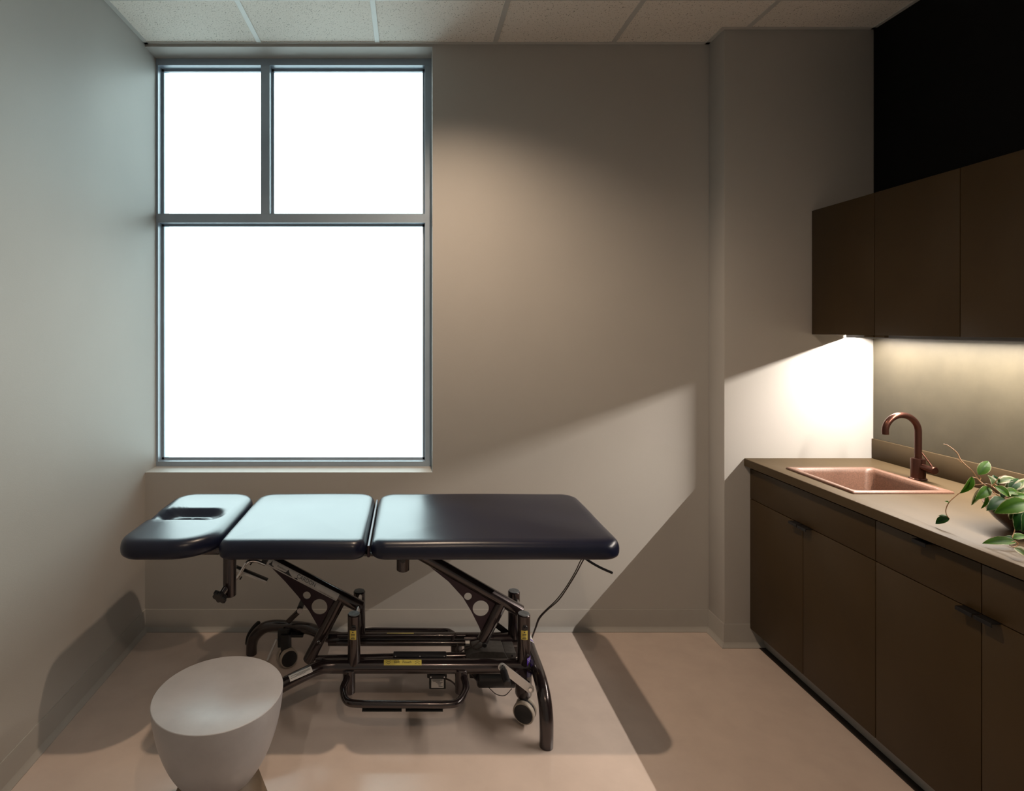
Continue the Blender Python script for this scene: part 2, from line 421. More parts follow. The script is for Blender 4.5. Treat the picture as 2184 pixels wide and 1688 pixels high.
# ------------------------------------------------------------------ sink
def rrect(x0, x1, y0, y1, r, n=6, m=1):
    out = []
    for cx, cy, a0 in ((x1-r, y0+r, -90), (x1-r, y1-r, 0), (x0+r, y1-r, 90), (x0+r, y0+r, 180)):
        for k in range(n+1):
            a = math.radians(a0+90*k/n); out.append((cx+r*math.cos(a), cy+r*math.sin(a)))
    if m > 1:
        o2 = []; L = len(out)
        for i, pnt in enumerate(out):
            o2.append(pnt); q = out[(i+1) % L]
            if (i % (n+1)) == n:
                for k in range(1, m): o2.append((pnt[0]+(q[0]-pnt[0])*k/m, pnt[1]+(q[1]-pnt[1])*k/m))
        out = o2
    return out
g = MB(); rs = []
def sr(d, z, r): rs.append([Vector((x, y, z)) for x, y in rrect(SX0+d, SX1-d, SY0+d, SY1-d, r)])
sr(.012, CT-.045, .014); sr(.012, CT+.0003, .014); sr(.0005, CT+.0003, .006); sr(0, CT+.004, .006); sr(.002, CT+.0078, .008); sr(.008, CT+.0095, .010)
sr(.022, CT+.0085, .018); sr(.027, CT+.005, .024); sr(.030, CT-.004, .028); sr(.033, CT-.012, .030)
sr(.040, CT-.15, .035); sr(.046, CT-.170, .04); sr(.060, CT-.180, .045); sr(.17, CT-.186, .02)
n0 = rs[0]; g.rings(rs, cap=False)
f = [Vector((x, y, CT-.186)) for x, y in rrect(SX0+.17, SX1-.17, SY0+.17, SY1-.17, .02)]
g.bm.faces.new([g.bm.verts.new(p_) for p_ in f])
sk = g.build('basin', M['sink'], empty('sink', ((SX0+SX1)/2, (SY0+SY1)/2, CT), 'square copper coloured sink set into the bronze countertop', 'sink'), ang=50)
g = MB(); cx, cy = (SX0+SX1)/2, (SY0+SY1)/2
g.lathe([(.040, 0), (.041, .002), (.036, .004), (.030, .001), (.010, .001), (.009, .004), (.001, .005)], (cx, cy, CT-.1855))
g.build('drain', M['faucet'], sk.parent)

# ------------------------------------------------------------------ faucet
fx, fy = 2.157, 2.445
r = empty('faucet', (fx, fy, CT), 'oil rubbed bronze gooseneck faucet standing behind the sink', 'faucet')
g = MB(); g.lathe([(.029, 0), (.031, .002), (.031, .005), (.026, .008), (.0255, .012), (.0255, .086), (.0245, .089), (.014, .0905)], (fx, fy, CT+.0004))
g.build('body', M['faucet'], r)
g = MB(); pts = [Vector((fx, fy, CT+.088)), Vector((fx, fy, 1.05)), Vector((fx, fy, 1.10))]
for k in range(0, 21):
    a = math.pi*k/20*.97; pts.append(Vector((fx-.070+.070*math.cos(a), fy, 1.131+.070*math.sin(a))))
pts.append(pts[-1]+Vector((.001, 0, -.018)))
g.tube(pts, .0128, 24); g.build('spout', M['faucet'], r)
g = MB(); hz = CT+.058
g.tube([(fx, fy-.018, hz), (fx+.001, fy-.052, hz-.002)], .0135, 24)
g.tube([(fx+.001, fy-.052, hz-.002), (fx+.002, fy-.078, hz-.003)], .0165, 28, bev=.0025)
kn = g.build('handle', M['faucet'], r)
g = MB(); g.tube([(fx, fy-.066, hz+.012), (fx-.010, fy-.028, hz+.062)], .0030, 12, bev=.001); g.build('lever', M['faucet'], kn)

# ------------------------------------------------------------------ concrete stool
sx, sy = -.597, 1.808
r = empty('stool', (sx, sy, 0), 'grey concrete hourglass stool at the head end of the treatment table', 'stool')
g = MB(); g.lathe([(.190, .424), (.1966, .4285), (.1960, .4297), (.1945, .4303), (.10, .4304), (.001, .4305)], (sx, sy, 0), n=96)
g.build('top', M['stool'], r, ang=60)
g = MB(); pr = []
for k in range(25):
    t = k/24; z = .4285-.2505*t; rr = .1968-.0115*t-.062*t**2-.012*t**6; pr.append((rr, z))
pr.append((.104, .177))
g.lathe(pr, (sx, sy, 0), n=96); g.build('body', M['stool'], r, ang=60)
g = MB(); g.lathe([(.170, 0), (.172, .004), (.110, .185), (.10, .190)], (sx, sy, 0), n=96); g.build('pedestal', M['pedestal'], r, ang=60)

# ------------------------------------------------------------------ treatment table
tb = empty('treatment_table', (-.15, 2.47, 0), 'black padded treatment table on a gunmetal tube frame below the window', 'treatment table')
PZ0, PT = .706, .067
def pad(name, x0, x1, y0, y1, rad, hf=None, crown=.003):
    g = MB(); rings = []
    pro = [(.030, 0), (.009, 0), (.003, .005), (0, .014), (-.0005, .028), (.0015, .040), (.006, .051), (.014, .060), (.026, .065), (.042, .067)]
    def outline(d, r):
        o = []
        for (cx, cy, a0), R in zip(((x1, y0, -90), (x1, y1, 0), (x0, y1, 90), (x0, y0, 180)), rad):
            R2 = max(R-d, .012); sx_ = -1 if cx == x1 else 1; sy_ = 1 if cy == y0 else -1
            ccx = cx+sx_*(d+R2); ccy = cy+sy_*(d+R2)
            for k in range(11):
                a = math.radians(a0+90*k/10); o.append((ccx+R2*math.cos(a), ccy+R2*math.sin(a)))
        res = []; L = len(o)
        for i, q in enumerate(o):
            res.append(q)
            if i % 11 == 10:
                q2 = o[(i+1) % L]
                for k in range(1, 14): res.append((q[0]+(q2[0]-q[0])*k/14, q[1]+(q2[1]-q[1])*k/14))
        return res
    for d, z in pro: rings.append([Vector((x, y, PZ0+z)) for x, y in outline(d, 0)])
    last = rings[-1]; c = Vector(((x0+x1)/2, (y0+y1)/2, 0))
    for k in range(1, 34):
        s_ = 1-k/34*.999
        rings.append([Vector((c.x+(q.x-c.x)*s_, c.y+(q.y-c.y)*s_, PZ0+PT+crown*(1-s_*s_))) for q in last])
    if hf:
        for rg in rings[5:]:
            for q in rg: q.z += hf(q.x, q.y)*min(1, max(0, (q.z-PZ0-.035)/.022))
    g.rings(rings); return g.build(name, M['vinyl'], tb, ang=80)
def sm(a, b, x):
    t = min(1, max(0, (x-a)/(b-a))); return t*t*(3-2*t)
def slot(x, y):
    cx = min(max(x, -1.015), -.865); d = math.hypot(x-cx, (y-2.475))
    h = -.036*(1-sm(.018, .085, d))
    h += .020*math.exp(-((y-2.470)/.030)**2)*(1-sm(.075, .130, abs(x+.935)))
    h += -.016*(1-sm(.0, .075, abs(y-2.475)))*(1-sm(-1.07, -1.00, x))*sm(-1.12, -1.09, x)
    fold = math.sin((y-2.40)*200)*.0007*(1-sm(.0, .04, abs(x+1.045)))*(1-sm(.0, .10, abs(y-2.475)))
    fold += math.sin((y-2.40)*180)*.0006*(1-sm(.0, .03, abs(x+.835)))*(1-sm(.0, .07, abs(y-2.475)))
    return h+fold
pad('headrest_cushion', -1.112, -.737, 2.141, 2.802, (.17, .10, .105, .10), slot, .001)
def wr(x, y): return .0012*math.sin(x*9+y*4)*math.sin(y*14)
pad('back_cushion', -.722, -.163, 2.141, 2.802, (.055, .075, .085, .055), wr)
pad('leg_cushion', -.146, .802, 2.141, 2.802, (.075, .085, .085, .060), wr)
# hinge strips and frames under the cushions
g = MB(); g.box(-.1595, -.1495, 2.18, 2.77, PZ0-.004, PZ0+.040, .002, 1); g.build('hinge_strip', M['plate'], tb)
g = MB(); g.box(-.7345, -.7245, 2.25, 2.74, PZ0-.004, PZ0+.020, .002, 1); g.build('hinge_strip', M['plate'], tb)
def frame(x0, x1, nm):
    g = MB(); y0, y1 = 2.29, 2.65
    for y in (y0, y1): g.box(x0, x1, y-.018, y+.018, PZ0-.031, PZ0-.001, .004, 2)
    for x in (x0+.02, x1-.02): g.box(x-.018, x+.018, y0+.018, y1-.018, PZ0-.031, PZ0-.001, .004, 2)
    g.build(nm, M['tube'], tb)
frame(-1.02, -.75, 'headrest_frame'); frame(-.70, .70, 'top_frame')
g = MB(); g.box(-.22, -.09, 2.21, 2.28, PZ0-.012, PZ0-.001, .003, 1); g.build('hinge_plate', M['tube'], tb)

TR = .0258
def cyl(g, x, y, z0, z1, r=TR, n=28, bev=.003): g.tube([(x, y, z0), (x, y, z1)], r, n, bev=bev)
# sockets hanging from the top frame (front and rear pair)
for y in (2.30, 2.64):
    g = MB(); cyl(g, -.7165, y, .503, PZ0-.003); so = g.build('headrest_socket', M['tube'], tb)
    s_ = -1 if y < 2.4 else 1
    g = MB(); g.tube([(-.722, y+s_*.020, .672), (-.724, y+s_*.033, .672)], .0135, 20, bev=.002); g.build('bolt', M['black'], so)
    g = MB(); cyl(g, -.0255, y, .604, PZ0-.003); so = g.build('arm_socket', M['tube'], tb)
    g = MB(); g.tube([(-.0255, y+s_*.020, .655), (-.0255, y+s_*.033, .655)], .0105, 20, bev=.002); g.build('bolt', M['black'], so)
# star knob
g = MB(); p0 = Vector((-.730, 2.275, .5355)); p1 = Vector((-.744, 2.235, .513))
g.tube([p0+(p0-p1)*.2, p0+(p1-p0)*.45], .0135, 20, bev=.002); kb = g.build('knob_collar', M['chrome'], tb)
g = MB(); n = 60; rs = []
for d, sc_ in ((0, .80), (.004, 1), (.016, 1), (.020, .85)):
    rs.append([Vector((sc_*(.0270+.0042*math.cos(6*a))*math.cos(a), sc_*(.0270+.0042*math.cos(6*a))*math.sin(a), d)) for a in [2*math.pi*k/n for k in range(n)]])
k2 = MB(); k2.rings(rs); g.merge(k2.bm, look(p0+(p1-p0)*.42, p1-p0)); g.build('knob', M['black'], tb)

# lift arms -----------------------------------------------------------------
YC = 2.47
A1, A2 = W(566, 1188.8, YC), W(772, 1296, YC)
B1, B2 = W(896, 1181.7, YC), W(1112, 1305, YC)
for a, b_ in ((A1, A2), (B1, B2)):
    g = MB(); g.tube([a, b_], TR, 32, bev=.003); ob = g.build('lift_arm', M['tube'], tb)
g = MB(); d = (A2-A1).normalized(); g.tube([A1-d*.006, A1+d*.014], TR+.0012, 28, bev=.002); g.build('arm_end_cap', M['black'], tb)
S1a, S1b = W(728.5, 1275.5, YC), W(657, 1411, YC)
S2a, S2b = W(1072.5, 1281, YC), W(1029, 1367, YC)
for a, b_ in ((S1a, S1b), (S2a, S2b)):
    g = MB(); g.tube([a, b_], .0245, 28, bev=.003); g.build('arm_strut', M['tube'], tb)
def bolt(p, dy, r, nm='bolt', mt='black', L=.010, par=None):
    g = MB(); g.tube([p, p+Vector((0, dy*L, 0))], r, 20, bev=min(.002, r*.3)); return g.build(nm, M[mt], par or tb)
bolt(W(1031.5, 1369, YC)+V(0, -.022, 0), -1, .010)
bolt(W(682, 1363, YC)+V(0, -.022, 0), -1, .0075, mt='chrome')
# gusset plates with two round holes
def gusset(poly, holes, nm):
    bm = bmesh.new(); y0, y1 = YC-.003, YC+.003
    pts = [W(u, v, YC) for u, v in poly]
    loops = [[(q.x, q.z) for q in pts]]
    for u, v, rp in holes:
        c = W(u, v, YC); rr = rp*YC/FPX
        loops.append([(c.x+rr*math.cos(2*math.pi*k/32), c.z+rr*math.sin(2*math.pi*k/32)) for k in range(32)])
    edges = []
    allv = []
    for L in loops:
        vs = [bm.verts.new((x, y0, z)) for x, z in L]; allv.append(vs)
        edges += [bm.edges.new((vs[i], vs[(i+1) % len(vs)])) for i in range(len(vs))]
    bmesh.ops.triangle_fill(bm, edges=edges, use_beauty=True, use_dissolve=False)
    ret = bmesh.ops.extrude_face_region(bm, geom=list(bm.faces))
    bmesh.ops.translate(bm, vec=(0, y1-y0, 0), verts=[e for e in ret['geom'] if isinstance(e, bmesh.types.BMVert)])
    g = MB(); g.merge(bm); g.build(nm, M['plate'], tb, ang=30)
gusset([(576, 1207), (584, 1203), (716, 1274), (728, 1292), (684, 1352), (680, 1339), (660, 1304), (636, 1272), (609, 1241)], [(654.5, 1270, 8.2), (681.5, 1294.5, 16.8)], 'gusset_plate')
gusset([(917, 1209), (926, 1206), (1056, 1283), (1070, 1296), (1027, 1352), (1022, 1338), (1005, 1304), (987, 1274), (956, 1240)], [(998, 1272.5, 8.2), (1025.3, 1298, 17.2)], 'gusset_plate')
# maker's sticker wrapped on the left arm
d = (A2-A1).normalized(); nrm = Vector((0, -1, 0)); upv = nrm.cross(d) if (nrm.cross(d)).z > 0 else -(nrm.cross(d))
LA = (W(571, 1199, YC)-A1).dot(d); LB = (W(719, 1276, YC)-A1).dot(d)
def wrapP(s_, h, off): # s along arm, h = arc height from the side-facing line (up +)
    a = h/TR; return A1+d*s_+(nrm*math.cos(a)+upv*math.sin(a))*(TR+off)
HT, HB = .0165, -.0215
g = MB(); rs = []
for i in range(13):
    h = HB+(HT-HB)*i/12; rs.append([wrapP(LA, h, .0005), wrapP(LB, h, .0005)])
vr = [[g.bm.verts.new(q) for q in r_] for r_ in rs]
for i in range(12): g.bm.faces.new((vr[i][0], vr[i][1], vr[i+1][1], vr[i+1][0]))
stk = g.build('sticker', M['silver'], tb); tag(stk, 'silver sticker with the maker lettering')
def wraptext(body, size, s_c, h_c, nm='lettering', sx_=1.0, cuts=8, shear=0):
    bm = text_bm(body, size, cuts)
    for v in bm.verts:
        x, y = v.co.x*sx_+v.co.y*shear, v.co.y; v.co = wrapP(s_c+x, h_c+y, .0010)
    g = MB(); g.merge(bm); return g.build(nm, M['ink'], stk, smooth=False)
Lt = LB-LA
wraptext('CARDON', .0225, LA+Lt*.545, .0035, sx_=.92)
wraptext('www.cardonrehab.com', .0075, LA+Lt*.845, -.0105, sx_=1.0, cuts=3)
wraptext('Rehabilitation', .0100, LA+Lt*.200, .003, sx_=.80, cuts=4, shear=.3)
# little dark mark left of the lettering: mountain and boat shapes
def mark(polys):
    g = MB()
    for P_ in polys:
        b = bmesh.new(); b.faces.new([b.verts.new((x, y, 0)) for x, y in P_])
        for k in range(8): bmesh.ops.bisect_plane(b, geom=list(b.verts)+list(b.edges)+list(b.faces), plane_co=(0, -.015+.004*k, 0), plane_no=(0, 1, 0))
        for v in b.verts: v.co = wrapP(LA+v.co.x, v.co.y, .0009)
        g.merge(b)
    g.build('emblem', M['ink'], stk, smooth=False)
mark([[(.008, -.006), (.024, -.007), (.017, .013), (.014, .002)], [(.008, -.010), (.034, -.011), (.030, -.005), (.010, -.007)],
      [(.040, -.010), (.125, -.0135), (.105, -.0005), (.095, .010), (.088, -.006)], [(.128, -.012), (.150, -.013), (.143, -.004)]])
# clear bands on the right arm
# posts ----------------------------------------------------------------------
RZ = .180; YFR, YRR = 2.37, 2.575
for (x, y) in ((-.227, YFR), (-.223, YRR), (.4705, YFR), (.467, YRR)):
    g = MB(); cyl(g, x, y, RZ-.004 if y == YFR else RZ, .395, r=.0262); po = g.build('post', M['tube'], tb)
    g = MB(); g.lathe([(.0225, 0), (.0235, .0015), (.0225, .003), (.001, .0034)], (x, y, .3946)); g.build('post_cap', M['capgrey'], po)
    if y == YFR:
        q = Vector((x+.0, y-.024, .3505)); g = MB(); g.tube([q+V(0, 0, 0), q+V(0, -.006, 0)], .0115, 24, bev=.002); g.tube([q+V(0, -.005, 0), q+V(0, -.011, 0)], .0065, 6); g.build('bolt', M['black'], po)
        g = MB(); rs = []
        for k in range(7):
            a = math.radians(-30+60*k/6)-.10
            rs.append([Vector((x+.0266*math.sin(a), y-.0266*math.cos(a), z)) for z in (.3015, .339)])
        vr = [[g.bm.verts.new(q) for q in r_] for r_ in rs]
        for k in range(6): g.bm.faces.new((vr[k][0], vr[k+1][0], vr[k+1][1], vr[k][1]))
        ys = g.build('warning_sticker', M['yellow'], po)
        g = MB()
        for zz, ww, hh in ((.332, .006, .004), (.324, .016, .0028), (.319, .016, .0022), (.312, .013, .0018), (.3065, .016, .0030)):
            rs = [[Vector((x+.0269*math.sin(a), y-.0269*math.cos(a), z)) for z in (zz-hh/2, zz+hh/2)] for a in [(-ww/2+ww*k/5)/.0262-.10 for k in range(6)]]
            vr = [[g.bm.verts.new(q) for q in r_] for r_ in rs]
            for k in range(5): g.bm.faces.new((vr[k][0], vr[k+1][0], vr[k+1][1], vr[k][1]))
        g.build('lettering', M['ink'], ys, smooth=False)
for x in (-.2175, .4745):
    z = (W(772, 1293, YC).z if x < 0 else W(1108, 1303, YC).z)+.004
    g = MB(); g.tube([(x, YFR+.012, z), (x, YRR-.012, z)], .010, 20); g.build('pivot_pin', M['chrome'], tb)
# purple label wrapped on the right post
g = MB(); x, y = .4705, YFR; rs = []
for k in range(7):
    a = math.radians(18+62*k/6); rs.append([Vector((x+.0266*math.sin(a), y-.0266*math.cos(a), z+.004*k/6)) for z in (.192, .226)])
vr = [[g.bm.verts.new(q) for q in r_] for r_ in rs]
for k in range(6): g.bm.faces.new((vr[k][0], vr[k+1][0], vr[k+1][1], vr[k][1]))
pl = g.build('purple_label', M['purple'], tb)
g = MB()
for zz, a0, a1 in ((.222, 22, 76), (.216, 26, 76), (.209, 34, 50), (.209, 58, 74), (.202, 34, 74), (.196, 46, 72)):
    rs = [[Vector((x+.0269*math.sin(a), y-.0269*math.cos(a), z)) for z in (zz-.0009, zz+.0012)] for a in [math.radians(a0+(a1-a0)*k/5) for k in range(6)]]
    vr = [[g.bm.verts.new(q) for q in r_] for r_ in rs]
    for k in range(5): g.bm.faces.new((vr[k][0], vr[k+1][0], vr[k+1][1], vr[k][1]))
g.build('lettering', M['white'], pl, smooth=False)

# rails and legs --------------------------------------------------------------
for y, s_ in ((YFR, -1), (YRR, 1)):
    yo = YC+s_*.307
    g = MB(); g.tube([(-.36, y, RZ), (.515, y, RZ)], .0282, 32); ra = g.build('side_rail', M['tube'], tb)
    # left leg: leaves the rail, swings outwards and bends down to the floor
    pth = spl([(-.30, y+s_*.000, RZ+.002), (-.37, y+s_*.020, RZ+.004), (-.46, y+s_*.090, .179), (-.56, y+s_*.152, .158), (-.645, yo-s_*.022, .148), (-.700, yo-s_*.012, .130), (-.742, yo-s_*.005, .088), (-.758, yo, .045), (-.760, yo, .0)], 8)
    g = MB(); g.tube(pth, TR, 28, bev=.0015); g.build('leg', M['tube'], tb)
    if y == YFR: fr_rail = ra
# right arch: one bent tube, both feet on the floor
pth = spl([(.5135, 2.163, 0), (.5145, 2.163, .05), (.516, 2.172, .105), (.516, 2.205, .158), (.515, 2.270, .189), (.515, 2.37, .196), (.515, 2.47, .197), (.515, 2.575, .196), (.515, 2.670, .189), (.516, 2.735, .158), (.516, 2.768, .105), (.5145, 2.777, .05), (.5135, 2.777, 0)], 8)
g = MB(); g.tube(pth, TR, 32, bev=.0015); g.build('leg', M['tube'], tb)
# white and purple bands round the arch
for y0, y1, mt in ((2.50, 2.57, 'white'), (2.488, 2.50, 'purple'), (2.478, 2.488, 'white')):
    g = MB(); g.tube([(.515, y0, .197), (.515, y1, .1965)], TR+.0006, 32, cap=False); g.build('band_sticker', M[mt], tb)
# tie rods between the struts
for z, yy in ((.2235, 2.525), (.2015, 2.505)):
    g = MB(); g.tube([(-.315, yy, z), (.245, yy, z)], .0075, 16); g.build('tie_rod', M['tube'], tb)
g = MB(); g.tube([(.243, 2.505, .2015), (.262, 2.505, .2015)], .0105, 6); g.build('rod_nut', M['alu'], tb)
# stickers on the front rail (yellow, with chevrons) and left leg (white)
def railsticker(x0, x1, yv, a0, a1, mt, nm, zc=RZ, R=.0286):
    g = MB(); rs = []
    for k in range(8):
        a = math.radians(a0+(a1-a0)*k/7); rs.append([Vector((x, yv-R*math.cos(a), zc+R*math.sin(a))) for x in (x0, x1)])
    vr = [[g.bm.verts.new(q) for q in r_] for r_ in rs]
    for k in range(7): g.bm.faces.new((vr[k][0], vr[k][1], vr[k+1][1], vr[k+1][0]))
    return g.build(nm, M[mt], fr_rail)
ys = railsticker(-.104, .050, YFR, 36, 84, 'yellow', 'soft_touch_sticker')
def railtext(body, size, xc, ang, par, sx_=1, shear=0):
    bm = text_bm(body, size, 6)
    for v in bm.verts:
        a = math.radians(ang)+v.co.y/.0286; x = xc+v.co.x*sx_+v.co.y*shear
        v.co = Vector((x, YFR-.0290*math.cos(a), RZ+.0290*math.sin(a)))
    g = MB(); g.merge(bm); g.build('lettering', M['ink'], par, smooth=False)
railtext('Soft  Touch', .0145, -.027, 60, ys, 1.05, .25)
g = MB()
for xc, sg in ((-.085, -1), (.033, 1)):
    g = MB()
    for o2 in (-.004, .004):
        for k in (-1, 1):
            P_ = [(xc, o2+sg*.003), (xc+k*.010, o2-sg*.003)]
            q = []
            for (px_, py_) in P_:
                for t_ in (-.0008, .0008):
                    a = math.radians(60)+(py_+t_)/.0286; q.append(Vector((px_, YFR-.0290*math.cos(a), RZ+.0290*math.sin(a))))
            g.bm.faces.new([g.bm.verts.new(q[i]) for i in (0, 1, 3, 2)])
    g.build('chevron_mark', M['ink'], ys, smooth=False)
railsticker(-.10, .02, YRR, 50, 88, 'yellow', 'rear_rail_sticker')
# white instruction sticker on the front left leg
g = MB(); pa, pb_ = W(613, 1422.5, 2.275), W(653, 1415, 2.305)
q = [pa+V(0, 0, -.005), pb_+V(0, 0, -.005), pb_+V(0, .006, .011), pa+V(0, .006, .011)]
# follows the upper side of the leg
def legpt(t_, ang):
    c0 = Vector((-.3995, YFR-.046, RZ+.003)); c1 = Vector((-.478, YFR-.103, RZ-.002)); c = c0+(c1-c0)*t_
    dd = (c1-c0).normalized(); ou = Vector((0, 0, 1)).cross(dd).normalized()
    if ou.y > 0: ou = -ou
    return c+(ou*math.cos(ang)+Vector((0, 0, 1))*math.sin(ang))*(TR+.0010)
rs = [[legpt(t_, math.radians(28+52*k/7)) for t_ in (0, .25, .5, .75, 1)] for k in range(8)]
g = MB(); vr = [[g.bm.verts.new(q) for q in r_] for r_ in rs]
for i in range(7):
    for j in range(4): g.bm.faces.new((vr[i][j], vr[i][j+1], vr[i+1][j+1], vr[i+1][j]))
ist = g.build('instruction_sticker', M['white'], tb)
g = MB()
for an, t0_, t1_ in ((62, .08, .92), (54, .08, .70), (46, .30, .95)):
    rs = [[legpt(t0_+(t1_-t0_)*j/6, math.radians(an+k))+Vector((0, -.0003, .0004)) for j in range(7)] for k in (0, 2.6)]
    vr = [[g.bm.verts.new(q) for q in r_] for r_ in rs]
    for j in range(6): g.bm.faces.new((vr[0][j], vr[0][j+1], vr[1][j+1], vr[1][j]))
g.build('lettering', M['ink'], ist, smooth=False)

# foot bars -------------------------------------------------------------------
for s_, y in ((-1, YFR-.015), (1, YRR+.015)):
    for x in (-.246, .212):
        g = MB(); cyl(g, x, y, .082, RZ, r=.0255); g.build('foot_bar_socket', M['tube'], tb)
    yb_ = YC+s_*.268; yo = y+s_*.018
    pth = spl([(-.250, yo-s_*.005, .158), (-.255, yo+s_*.020, .150), (-.262, yo+s_*.055, .138), (-.238, yb_-s_*.015, .133), (-.175, yb_, .133)], 7) + spl([(.125, yb_, .131), (.185, yb_-s_*.010, .133), (.222, yo+s_*.060, .138), (.224, yo+s_*.022, .150), (.218, yo-s_*.005, .158)], 7)
    g = MB(); g.tube(pth, .0138, 20); fb = g.build('foot_bar', M['tube'], tb)
    for a, b_ in ((-.180, -.029), (-.014, .128)):
        g = MB(); g.box(a, b_, yb_-.011, yb_+.009, .1115, .1140); g.build('rubber_strip', M['rubber'], fb, smooth=False)
# actuator, motor and control boxes -------------------------------------------
g = MB(); g.box(-.068, .158, 2.43, 2.475, .150, .183, .003, 2); bx = g.build('junction_box', M['black'], tb)
for x in (-.058, .045, .148): 
    g = MB(); g.tube([(x, 2.434, .1825), (x, 2.434, .1845)], .003, 10); g.build('screw', M['chrome'], bx)
g = MB(); g.box(.075, .158, 2.425, 2.46, .095, .150, .004, 2); g.box(.083, .152, 2.405, 2.428, .062, .122, .003, 2); cb = g.build('control_box', M['black'], tb)
g = MB(); g.box(.0915, .1435, 2.4035, 2.4055, .070, .106); lb = g.build('rating_label', M['white'], cb, smooth=False)
g = MB()
for i, (a, b_) in enumerate(((.096, .138), (.099, .128), (.110, .139), (.117, .133), (.121, .130), (.122, .139))): 
    z = .1025-.0052*i; g.box(a, b_, 2.4028, 2.4033, z-.0010, z+.0008)
g.build('lettering', M['ink'], lb, smooth=False)
for x in (.090, .146):
    g = MB(); g.tube([(x, 2.4055, .1145), (x, 2.403, .1145)], .0028, 10); g.build('screw', M['chrome'], cb)
# motor head
poly = [(.240, .130), (.240, .184), (.268, .199), (.300, .206), (.400, .203), (.418, .170), (.424, .130)]
g = MB(); g.prism(poly, 2.43, 2.52); mo = g.build('motor', M['motor'], tb, ang=30)
g = MB(); g.box(.405, .452, 2.44, 2.53, .11, .196, .004, 2); g.build('motor_rear', M['motor'], mo)
g = MB()
for k in range(5): g.box(.428+.001*k, .434+.001*k, 2.436, 2.44, .128+k*.013, .134+k*.013)
g.build('cooling_rib', M['black'], mo, smooth=False)
g = MB(); g.tube([(.285, 2.435, .104), (.445, 2.435, .104)], .046, 32, bev=.006); g.box(.255, .31, 2.44, 2.50, .085, .14, .005, 2); g.build('gear_housing', M['black'], mo)
g = MB(); g.tube([(.24, 2.47, .165), (-.40, 2.47, .150)], .016, 20); g.build('actuator_rod', M['tube'], mo)
def cable(pts, r, nm='cable', mt='cable', par=None):
    g = MB(); g.tube(spl(pts, 8), r, 10); return g.build(nm, M[mt], par or tb)
cable([(.150, 2.41, .105), (.175, 2.39, .105), (.192, 2.385, .090), (.200, 2.39, .066), (.215, 2.40, .060)], .0035)
cable([(.255, 2.43, .120), (.285, 2.42, .090), (.325, 2.415, .075), (.375, 2.42, .078), (.430, 2.42, .090)], .0035)
cable([(.330, 2.40, .074), (.360, 2.39, .052), (.395, 2.385, .050), (.425, 2.39, .075)], .0016)
cable([(.380, 2.41, .084), (.410, 2.40, .086), (.440, 2.39, .097)], .0030)
cable([(.205, 2.47, .215), (.215, 2.46, .190), (.235, 2.46, .200), (.27, 2.46, .212), (.31, 2.47, .232), (.36, 2.48, .235)], .0026)
cable([(.26, 2.46, .235), (.265, 2.455, .214), (.29, 2.45, .208), (.33, 2.46, .226)], .0026)
cable([(.205, 2.52, .235), (.195, 2.515, .222), (.190, 2.51, .205), (.200, 2.505, .192)], .0045)
# rear flat link seen behind the right strut
g = MB(); a, b_ = W(1060, 1334, 2.60), W(1086, 1354, 2.60); dd = (b_-a); g.obox((a+b_)/2, dd, V(0, 1, 0), dd.cross(V(0, 1, 0)), dd.length+.03, .006, .026, .001); g.build('link_plate', M['tube'], tb)

# casters and brake levers ---------------------------------------------------------
def caster(x, y, z, ang, nm='caster', hz=.165):
    c = Vector((x, y, z)); ax = Vector((math.cos(ang), math.sin(ang), 0))
    g = MB()
    g.tube([c-ax*.006, c+ax*.006], .040, 40, bev=.002)
    g.tube([(x+.000, y+.012, z+.030), (x-.002, y+.016, hz)], .016, 20)
    ca = g.build(nm, M['black'], tb)
    for s_ in (-1, 1):
        o_c = c+ax*s_*.017
        rr = [(.030, -.011), (.039, -.0105), (.0425, -.007), (.043, 0), (.0425, .007), (.040, .0105), (.0368, .0112), (.0355, .0085)]
        m_ = MB(); m_.lathe(rr, n=44, M=look(o_c, ax*s_)); m_.build('wheel', M['tyre'], ca)
        m_ = MB(); m_.lathe([(.0362, .0085), (.0364, .0114), (.032, .0124), (.001, .0130)], n=36, M=look(o_c, ax*s_)); m_.build('hub_cap', M['black'], ca)
caster(.459, 2.285, .0555, math.radians(-118))
caster(-.566, 2.680, .0450, math.radians(-60))
# caster sleeves
g = MB(); g.tube([(.458, 2.315, .093), (.458, 2.315, .104), (.458, 2.315, .185)], [.028, .0335, .0335], 32); g.build('caster_sleeve', M['tube'], tb)
g = MB(); g.tube([(-.575, 2.685, .075), (-.575, 2.685, .150)], .024, 24); g.box(-.612, -.565, 2.675, 2.70, .085, .165, .004, 2); g.build('caster_sleeve', M['black'], tb)
g = MB(); g.box(-.55, -.49, 2.66, 2.70, .140, .152, .003, 1); g.build('caster_bracket', M['black'], tb)
